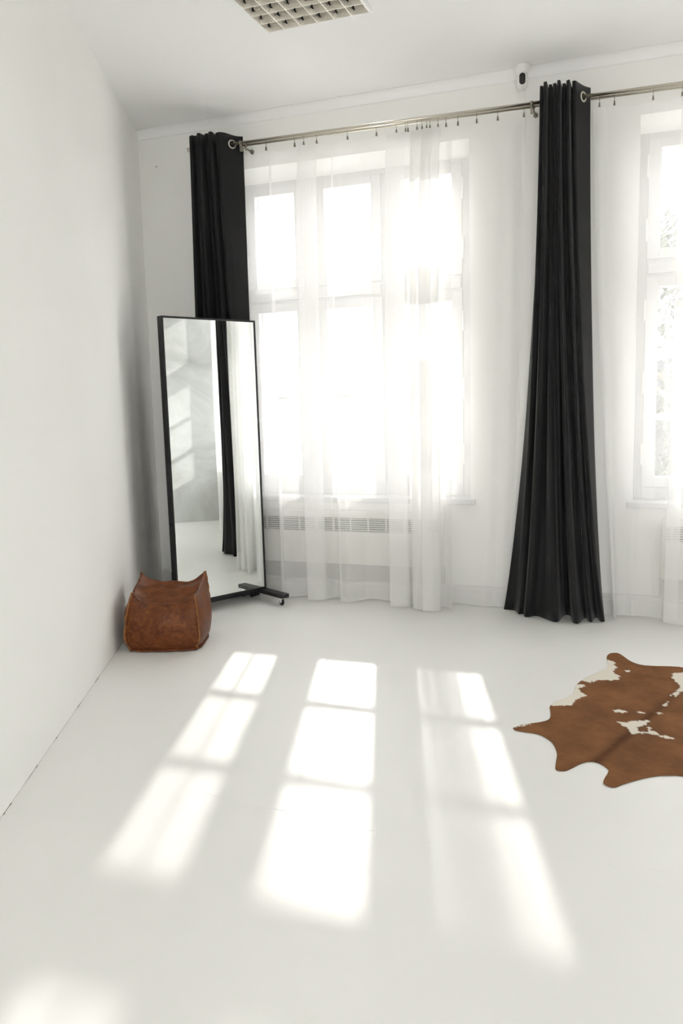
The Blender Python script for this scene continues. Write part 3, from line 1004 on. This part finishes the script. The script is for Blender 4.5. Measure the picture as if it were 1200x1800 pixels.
def make_hide():
    sp0 = Vector((-0.162, 2.984)); sd = Vector((0.322, 0.893)).normalized()
    def refl(p):
        d = Vector(p) - sp0
        par = sd * d.dot(sd)
        q = sp0 + par - (d - par)
        return (q.x, q.y)
    R = [refl(p) for p in HIDE1[::-1]]
    R = [p for p in R if p[0] > 0.23]
    ctrl = HIDE1 + R + HIDE2
    ctrl.append(ctrl[0])
    out = catmull(ctrl, 520)[:-1]
    cx, cy = 0.1, 3.6
    bm = NB()
    vs = [bm.verts.new((x - cx, y - cy, 0)) for x, y in out]
    f = bm.faces.new(vs)
    # even grid inside: slice with parallel planes, then triangulate
    for axis, lo, hi in ((0, -0.62, 0.95), (1, -0.85, 0.85)):
        k = lo
        while k < hi:
            co = Vector((k, 0, 0)) if axis == 0 else Vector((0, k, 0))
            no = Vector((1, 0, 0)) if axis == 0 else Vector((0, 1, 0))
            bmesh.ops.bisect_plane(bm, geom=bm.verts[:] + bm.edges[:] + bm.faces[:], plane_co=co, plane_no=no)
            k += 0.0065 if axis == 0 else 0.0065
    bmesh.ops.triangulate(bm, faces=bm.faces[:])
    me = bpy.data.meshes.new('cowhide_rug')
    pats = PAT + [[refl(p) for p in PAT[0]], [refl(p) for p in PAT[1]], [refl(p) for p in PAT[6]]]
    boxes = [(min(p[0] for p in q) - .02, max(p[0] for p in q) + .02, min(p[1] for p in q) - .02, max(p[1] for p in q) + .02) for q in pats]
    lay = bm.verts.layers.float_color.new('coat')
    for v in bm.verts:
        x, y = v.co.x + cx, v.co.y + cy
        jx = x + 0.008 * noise.noise(Vector((x * 60, y * 40, 0))) + 0.004 * noise.noise(Vector((x * 170, y * 110, 4)))
        jy = y + 0.010 * noise.noise(Vector((x * 60, y * 40, 7))) + 0.005 * noise.noise(Vector((x * 170, y * 110, 9)))
        w = 0.0
        for q, bx in zip(pats, boxes):
            if bx[0] < jx < bx[1] and bx[2] < jy < bx[3] and inside(jx, jy, q):
                w = 1.0
                break
        d = Vector((x, y)) - sp0
        along = d.dot(sd)
        across = abs(d.x * sd.y - d.y * sd.x)
        dark = math.exp(-(across / 0.022) ** 2) * (0.9 if along < 0.62 else 0.55)
        leg = max(0.0, min(1.0, (across - 0.20) / 0.25))
        v[lay] = (w, dark, leg, 1)
        v.co.z = 0.0028 + 0.0012 * noise.noise(Vector((x * 6, y * 6, 2))) 
    bmesh.ops.recalc_face_normals(bm, faces=bm.faces[:])
    bm.to_mesh(me); bm.free()
    for p in me.polygons:
        p.use_smooth = True
    m = mat('cowhide', (0.3, 0.13, 0.05), 0.9, spec=0.08)
    n = m.node_tree
    b = n.nodes['Principled BSDF']
    at = n.nodes.new('ShaderNodeVertexColor'); at.layer_name = 'coat'
    sep = n.nodes.new('ShaderNodeSeparateColor')
    n.links.new(at.outputs[0], sep.inputs[0])
    tc = n.nodes.new('ShaderNodeTexCoord')
    nz = n.nodes.new('ShaderNodeTexNoise'); nz.inputs['Scale'].default_value = 5; nz.inputs['Detail'].default_value = 7; nz.inputs['Roughness'].default_value = 0.6
    n.links.new(tc.outputs['Object'], nz.inputs['Vector'])
    rp = n.nodes.new('ShaderNodeValToRGB')
    e = rp.color_ramp.elements
    e[0].position, e[0].color = 0.34, (0.150, 0.066, 0.030, 1)
    e[1].position, e[1].color = 0.66, (0.245, 0.110, 0.046, 1)
    n.links.new(nz.outputs['Fac'], rp.inputs[0])
    mp = n.nodes.new('ShaderNodeMapping'); mp.inputs['Scale'].default_value = (30, 260, 1); mp.inputs['Rotation'].default_value = (0, 0, 0.5)
    hz = n.nodes.new('ShaderNodeTexNoise'); hz.inputs['Scale'].default_value = 1.0; hz.inputs['Detail'].default_value = 4
    n.links.new(tc.outputs['Object'], mp.inputs[0]); n.links.new(mp.outputs[0], hz.inputs['Vector'])
    def mix(fac, c1, c2, blend='MIX'):
        k = n.nodes.new('ShaderNodeMix'); k.data_type = 'RGBA'; k.blend_type = blend
        for s, val in ((k.inputs[0], fac), (k.inputs[6], c1), (k.inputs[7], c2)):
            if hasattr(val, 'is_linked') or hasattr(val, 'node'):
                n.links.new(val, s)
            elif isinstance(val, tuple):
                s.default_value = val
            else:
                s.default_value = val
        return k.outputs[2]
    c = mix(0.35, rp.outputs[0], hz.outputs['Fac'], 'SOFT_LIGHT')
    mm = n.nodes.new('ShaderNodeMath'); mm.operation = 'MULTIPLY'; mm.inputs[1].default_value = 0.75
    n.links.new(sep.outputs[1], mm.inputs[0])
    c = mix(mm.outputs[0], c, (0.05, 0.02, 0.010, 1))
    c = mix(sep.outputs[0], c, (0.72, 0.67, 0.58, 1))
    n.links.new(c, b.inputs['Base Color'])
    bp = n.nodes.new('ShaderNodeBump'); bp.inputs['Strength'].default_value = 0.25; bp.inputs['Distance'].default_value = 0.004
    n.links.new(hz.outputs['Fac'], bp.inputs['Height']); n.links.new(bp.outputs[0], b.inputs['Normal'])
    o = link('cowhide_rug', me, m)
    o.location = (cx, cy, 0.0)
    md = o.modifiers.new('thickness', 'SOLIDIFY'); md.thickness = 0.0025; md.offset = 0
    tag(o, 'brown and white cowhide rug lying flat on the white floor', 'rug')
make_hide()

# ------------------------------------------------------------------ louvred ceiling light
def make_lamp():
    x0, x1, y0, y1 = -1.894, -1.322, 3.548, 4.124
    zb = ZC - 0.030
    cx, cy = (x0 + x1) / 2, (y0 + y1) / 2
    root = empty('ceiling_light', (cx, cy, ZC))
    tag(root, 'square ceiling light with mirrored louvre grid, switched off', 'ceiling light')
    hx, hy = (x1 - x0) / 2, (y1 - y0) / 2
    dz = zb - ZC
    # the light body sits up in the ceiling: the trim frame stands 3 cm below it
    bm = NB()
    w = 0.012
    box(bm, -hx, hx, -hy, -hy + w, dz, 0, 0.0015)
    box(bm, -hx, hx, hy - w, hy, dz, 0, 0.0015)
    box(bm, -hx, -hx + w, -hy + w, hy - w, dz, 0, 0.0015)
    box(bm, hx - w, hx, -hy + w, hy - w, dz, 0, 0.0015)
    obj('trim_frame', bm, M['lampwhite'], root)
    bm = NB()
    box(bm, -hx + 0.006, hx - 0.006, -hy + 0.006, hy - 0.006, 0.075, 0.08)
    obj('reflector_tray', bm, M['alu'], root)
    for k in range(4):
        tx = -hx + 0.08 + (2 * hx - 0.16) * k / 3
        bm = NB()
        tube(bm, [(tx, -hy + 0.03, 0.052), (tx, hy - 0.03, 0.052)], 0.013, 14)
        obj('fluorescent_tube', bm, M['tubeglass'], root, True)
    nx, ny = 6, 6
    ix, iy = hx - w, hy - w
    # reflector lining inside the frame, then tapering blades
    bm = NB()
    zt = 0.024
    for sx in (-1, 1):
        hexa(bm, [(sx * ix, -iy, dz + 0.001), (sx * ix, iy, dz + 0.001), (sx * (ix - 0.001), iy, dz + 0.001), (sx * (ix - 0.001), -iy, dz + 0.001),
                  (sx * ix, -iy, zt), (sx * ix, iy, zt), (sx * (ix - 0.012), iy, zt), (sx * (ix - 0.012), -iy, zt)])
    for sy in (-1, 1):
        hexa(bm, [(-ix, sy * iy, dz + 0.001), (ix, sy * iy, dz + 0.001), (ix, sy * (iy - 0.001), dz + 0.001), (-ix, sy * (iy - 0.001), dz + 0.001),
                  (-ix, sy * iy, zt), (ix, sy * iy, zt), (ix, sy * (iy - 0.009), zt), (-ix, sy * (iy - 0.009), zt)])
    obj('reflector_lining', bm, M['alu'], root)
    for k in range(1, nx):
        x = -ix + 2 * ix * k / nx
        bm = NB()
        hexa(bm, [(x - 0.0012, -iy, dz + 0.001), (x + 0.0012, -iy, dz + 0.001), (x + 0.0012, iy, dz + 0.001), (x - 0.0012, iy, dz + 0.001),
                  (x - 0.012, -iy, zt), (x + 0.012, -iy, zt), (x + 0.012, iy, zt), (x - 0.012, iy, zt)])
        obj('louvre_blade', bm, M['alu'], root)
    for k in range(1, ny + 1):
        y = -iy + 2 * iy * k / ny
        if k < ny:
            bm = NB()
            hexa(bm, [(-ix, y - 0.0012, dz + 0.002), (ix, y - 0.0012, dz + 0.002), (ix, y + 0.0012, dz + 0.002), (-ix, y + 0.0012, dz + 0.002),
                      (-ix, y - 0.009, zt), (ix, y - 0.009, zt), (ix, y + 0.009, zt), (-ix, y + 0.009, zt)])
            cb = obj('cross_blade', bm, M['alu'], root)
        # dark boxes standing in for dark reflections on the louvre
        for j in range(nx):
            x = -ix + 2 * ix * j / nx
            bm = NB()
            xs_ = x + (0.0135 if j else 0.010)
            yf = y - 0.0105
            box(bm, xs_ - 0.0028, xs_ + 0.0028, yf - 0.002, yf + 0.004, -0.004, 0.020)
            box(bm, xs_ + 0.0028, xs_ + 0.0075, yf - 0.0005, yf + 0.004, -0.009, -0.003)
            obj('blade_slot', bm, M['slotdark'], cb)
    return root
make_lamp()

# ------------------------------------------------------------------ security camera
def make_seccam():
    x, y = -0.735, 5.155
    root = empty('security_camera', (x, y, ZC))
    tag(root, 'small white security camera with black oval face on the ceiling edge', 'camera')
    bm = NB()
    lathe(bm, [(0.0, 0.0), (0.046, 0.0), (0.047, -0.010), (0.045, -0.024), (0.038, -0.042), (0.028, -0.052), (0.0, -0.054)], 36)
    bs = obj('base', bm, M['plastic'], root, True)
    # head: upright capsule facing the room
    bm = NB()
    prof = []
    R, Hh = 0.033, 0.022
    for k in range(9):
        a = PI / 2 * k / 8
        prof.append((R * math.sin(a), Hh + R * math.cos(a)))
    for k in range(9):
        a = PI / 2 * k / 8
        prof.append((R * math.cos(a), -Hh - R * math.sin(a)))
    lathe(bm, prof, 32, (0, 0, -0.088))
    hd = obj('head', bm, M['plastic'], root, True)
    # black stadium face proud of the head, turned towards the room
    bm = NB()
    fw, fh = 0.0175, 0.0145
    out = []
    for k in range(25):
        a = PI * k / 24
        out.append((fw * math.cos(a), fh + fw * math.sin(a)))
    for k in range(25):
        a = PI + PI * k / 24
        out.append((fw * math.cos(a), -fh + fw * math.sin(a)))
    vf = [bm.verts.new((p, -0.0335, q - 0.088)) for p, q in out]
    vb = [bm.verts.new((p, -0.026, q - 0.088)) for p, q in out]
    bm.faces.new(vf)
    for k in range(len(out)):
        j = (k + 1) % len(out)
        bm.faces.new((vf[k], vf[j], vb[j], vb[k]))
    fc = obj('face', bm, M['gloss_black'], root)
    bm = NB()
    lathe(bm, [(0.0, 0.0345), (0.006, 0.0345), (0.0075, 0.0325), (0.0075, 0.03)], 20)
    ln = obj('lens', bm, M['gloss_black'], fc, True)
    ln.rotation_euler = (PI / 2, 0, 0)
    ln.location = (0, 0, -0.079)
    # power lead
    bm = NB()
    P = catmull([(0.012, 0.03, -0.05), (0.014, 0.055, -0.09), (0.010, 0.078, -0.15), (0.016, 0.080, -0.24), (0.012, 0.080, -0.42)], 40)
    tube(bm, P, 0.0016, 8)
    obj('power_lead', bm, M['plastic'], root, True)
    root.rotation_euler = (0, 0, 0.12)
make_seccam()

# ------------------------------------------------------------------ outside
M['lawn'] = mat('pale_paving', (0.58, 0.57, 0.55), 0.9, var=0.2, vscale=0.3)  # paleness raised so the unseen ground bounces daylight onto the ceiling
M['bark'] = mat('bark', (0.16, 0.13, 0.10), 0.9, var=0.4, vscale=9)
M['render'] = mat('dark_brick_render', (0.062, 0.062, 0.060), 0.9, spec=0.0, var=0.15, vscale=0.6)
M['roof'] = mat('grey_roof', (0.038, 0.040, 0.045), 0.9, spec=0.0, var=0.2, vscale=2)
M['farpane'] = mat('far_window_pane', (0.07, 0.075, 0.08), 0.3, spec=0.3)
ZG = -4.0
bm = NB()
box(bm, -120, 120, -120, 120, ZG - 0.3, ZG)
obj('ground', bm, M['lawn'], kind='structure')

def tree(label, x, y, h, r, seed, n=5200, dens=1.0):
    rnd = random.Random(seed)
    root = empty('garden_tree', (x, y, ZG))
    tag(root, label, 'tree', 'trees outside the windows')
    bm = NB()
    tube(bm, [(0, 0, 0), (0.05, 0.02, h * 0.3), (-0.05, 0.05, h * 0.6), (0.02, 0, h * 0.9)], [0.22, 0.17, 0.10, 0.03], 10)
    for k in range(9):
        a = rnd.uniform(0, 2 * PI); z = h * rnd.uniform(0.35, 0.75)
        l = r * rnd.uniform(0.5, 0.9)
        tube(bm, [(0, 0, z), (l * 0.5 * math.cos(a), l * 0.5 * math.sin(a), z + l * 0.3), (l * math.cos(a), l * math.sin(a), z + l * 0.7)], [0.07, 0.045, 0.012], 6)
    obj('trunk', bm, M['bark'], root, True)
    verts, faces = [], []
    cl = []
    for k in range(34):
        a = rnd.uniform(0, 2 * PI); zz = rnd.uniform(0.32, 1.0)
        rad = r * math.sqrt(rnd.random()) * math.sin(PI * min(1, max(0.08, (zz - 0.25) / 0.80))) ** 0.6
        cl.append((rad * math.cos(a), rad * math.sin(a), h * zz, r * rnd.uniform(0.16, 0.30)))
    for k in range(n):
        cxx, cyy, czz, cr = rnd.choice(cl)
        d = Vector((rnd.gauss(0, 1), rnd.gauss(0, 1), rnd.gauss(0, 1))).normalized() * cr * rnd.random() ** 0.4
        p = Vector((cxx, cyy, czz)) + d
        s = rnd.uniform(0.05, 0.10)
        ax = Vector((rnd.gauss(0, 1), rnd.gauss(0, 1), rnd.gauss(0, 1))).normalized()
        t1 = ax.orthogonal().normalized(); t2 = ax.cross(t1)
        b0 = len(verts)
        verts += [p - t1 * s, p + t2 * s * 0.45 + ax * s * 0.15, p + t1 * s, p - t2 * s * 0.45 + ax * s * 0.15]
        faces.append((b0, b0 + 1, b0 + 2, b0 + 3))
    me = bpy.data.meshes.new('foliage')
    me.from_pydata([tuple(v) for v in verts], [], faces)
    me.update()
    link('foliage', me, M['leaf'], root, 'stuff')
    return root
M['leaf'] = mat('grey_green_leaves', (0.075, 0.085, 0.062), 0.7, spec=0.2, var=0.35, vscale=3)
tree('slender tree seen through the window right of the charcoal curtain', 0.75, 15.5, 8.2, 2.0, 3, 5200)
tree('round leafy tree standing farther right outside the second window', 5.0, 18.0, 7.0, 2.6, 5, 5200)

M['render_pale'] = mat('grey_render', (0.19, 0.19, 0.187), 0.9, spec=0.0, var=0.15, vscale=0.6)  # wall and roof tones lightened in place of glow on the sunlit voile
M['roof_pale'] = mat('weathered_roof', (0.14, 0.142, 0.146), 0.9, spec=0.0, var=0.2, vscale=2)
def house(x0, x1, y0, y1, zt, label, rh, mw='render', mr='roof'):
    cx, cy = (x0 + x1) / 2, (y0 + y1) / 2
    root = empty('neighbouring_building', (cx, cy, ZG))
    tag(root, label, 'building', 'buildings outside')
    hx, hy, H = (x1 - x0) / 2, (y1 - y0) / 2, zt - ZG
    bm = NB()
    box(bm, -hx, hx, -hy, hy, 0, H)
    obj('wall', bm, M[mw], root)
    bm = NB()
    hexa(bm, [(-hx - .4, -hy - .4, H), (hx + .4, -hy - .4, H), (hx + .4, hy + .4, H), (-hx - .4, hy + .4, H),
              (-hx + 1, -0.1, H + rh), (hx - 1, -0.1, H + rh), (hx - 1, 0.1, H + rh), (-hx + 1, 0.1, H + rh)])
    obj('roof', bm, M[mr], root)
    n = int((x1 - x0) / 2.6)
    for k in range(n):
        wx = -hx + (k + 0.5) * (x1 - x0) / n
        for wz in (0.9, 3.6):
            if wz + 1.5 > H:
                continue
            bm = NB()
            box(bm, wx - 0.6, wx + 0.6, -hy - 0.05, -hy + 0.02, wz, wz + 1.5)
            wf = obj('window', bm, M[mw], root)
            bm = NB()
            box(bm, wx - 0.5, wx + 0.5, -hy - 0.07, -hy - 0.04, wz + 0.1, wz + 1.4)
            obj('pane', bm, M['farpane'], wf)
house(-2.0, 18.0, 34, 42, 1.0, 'long low grey roofed building beyond the second window', 1.7)
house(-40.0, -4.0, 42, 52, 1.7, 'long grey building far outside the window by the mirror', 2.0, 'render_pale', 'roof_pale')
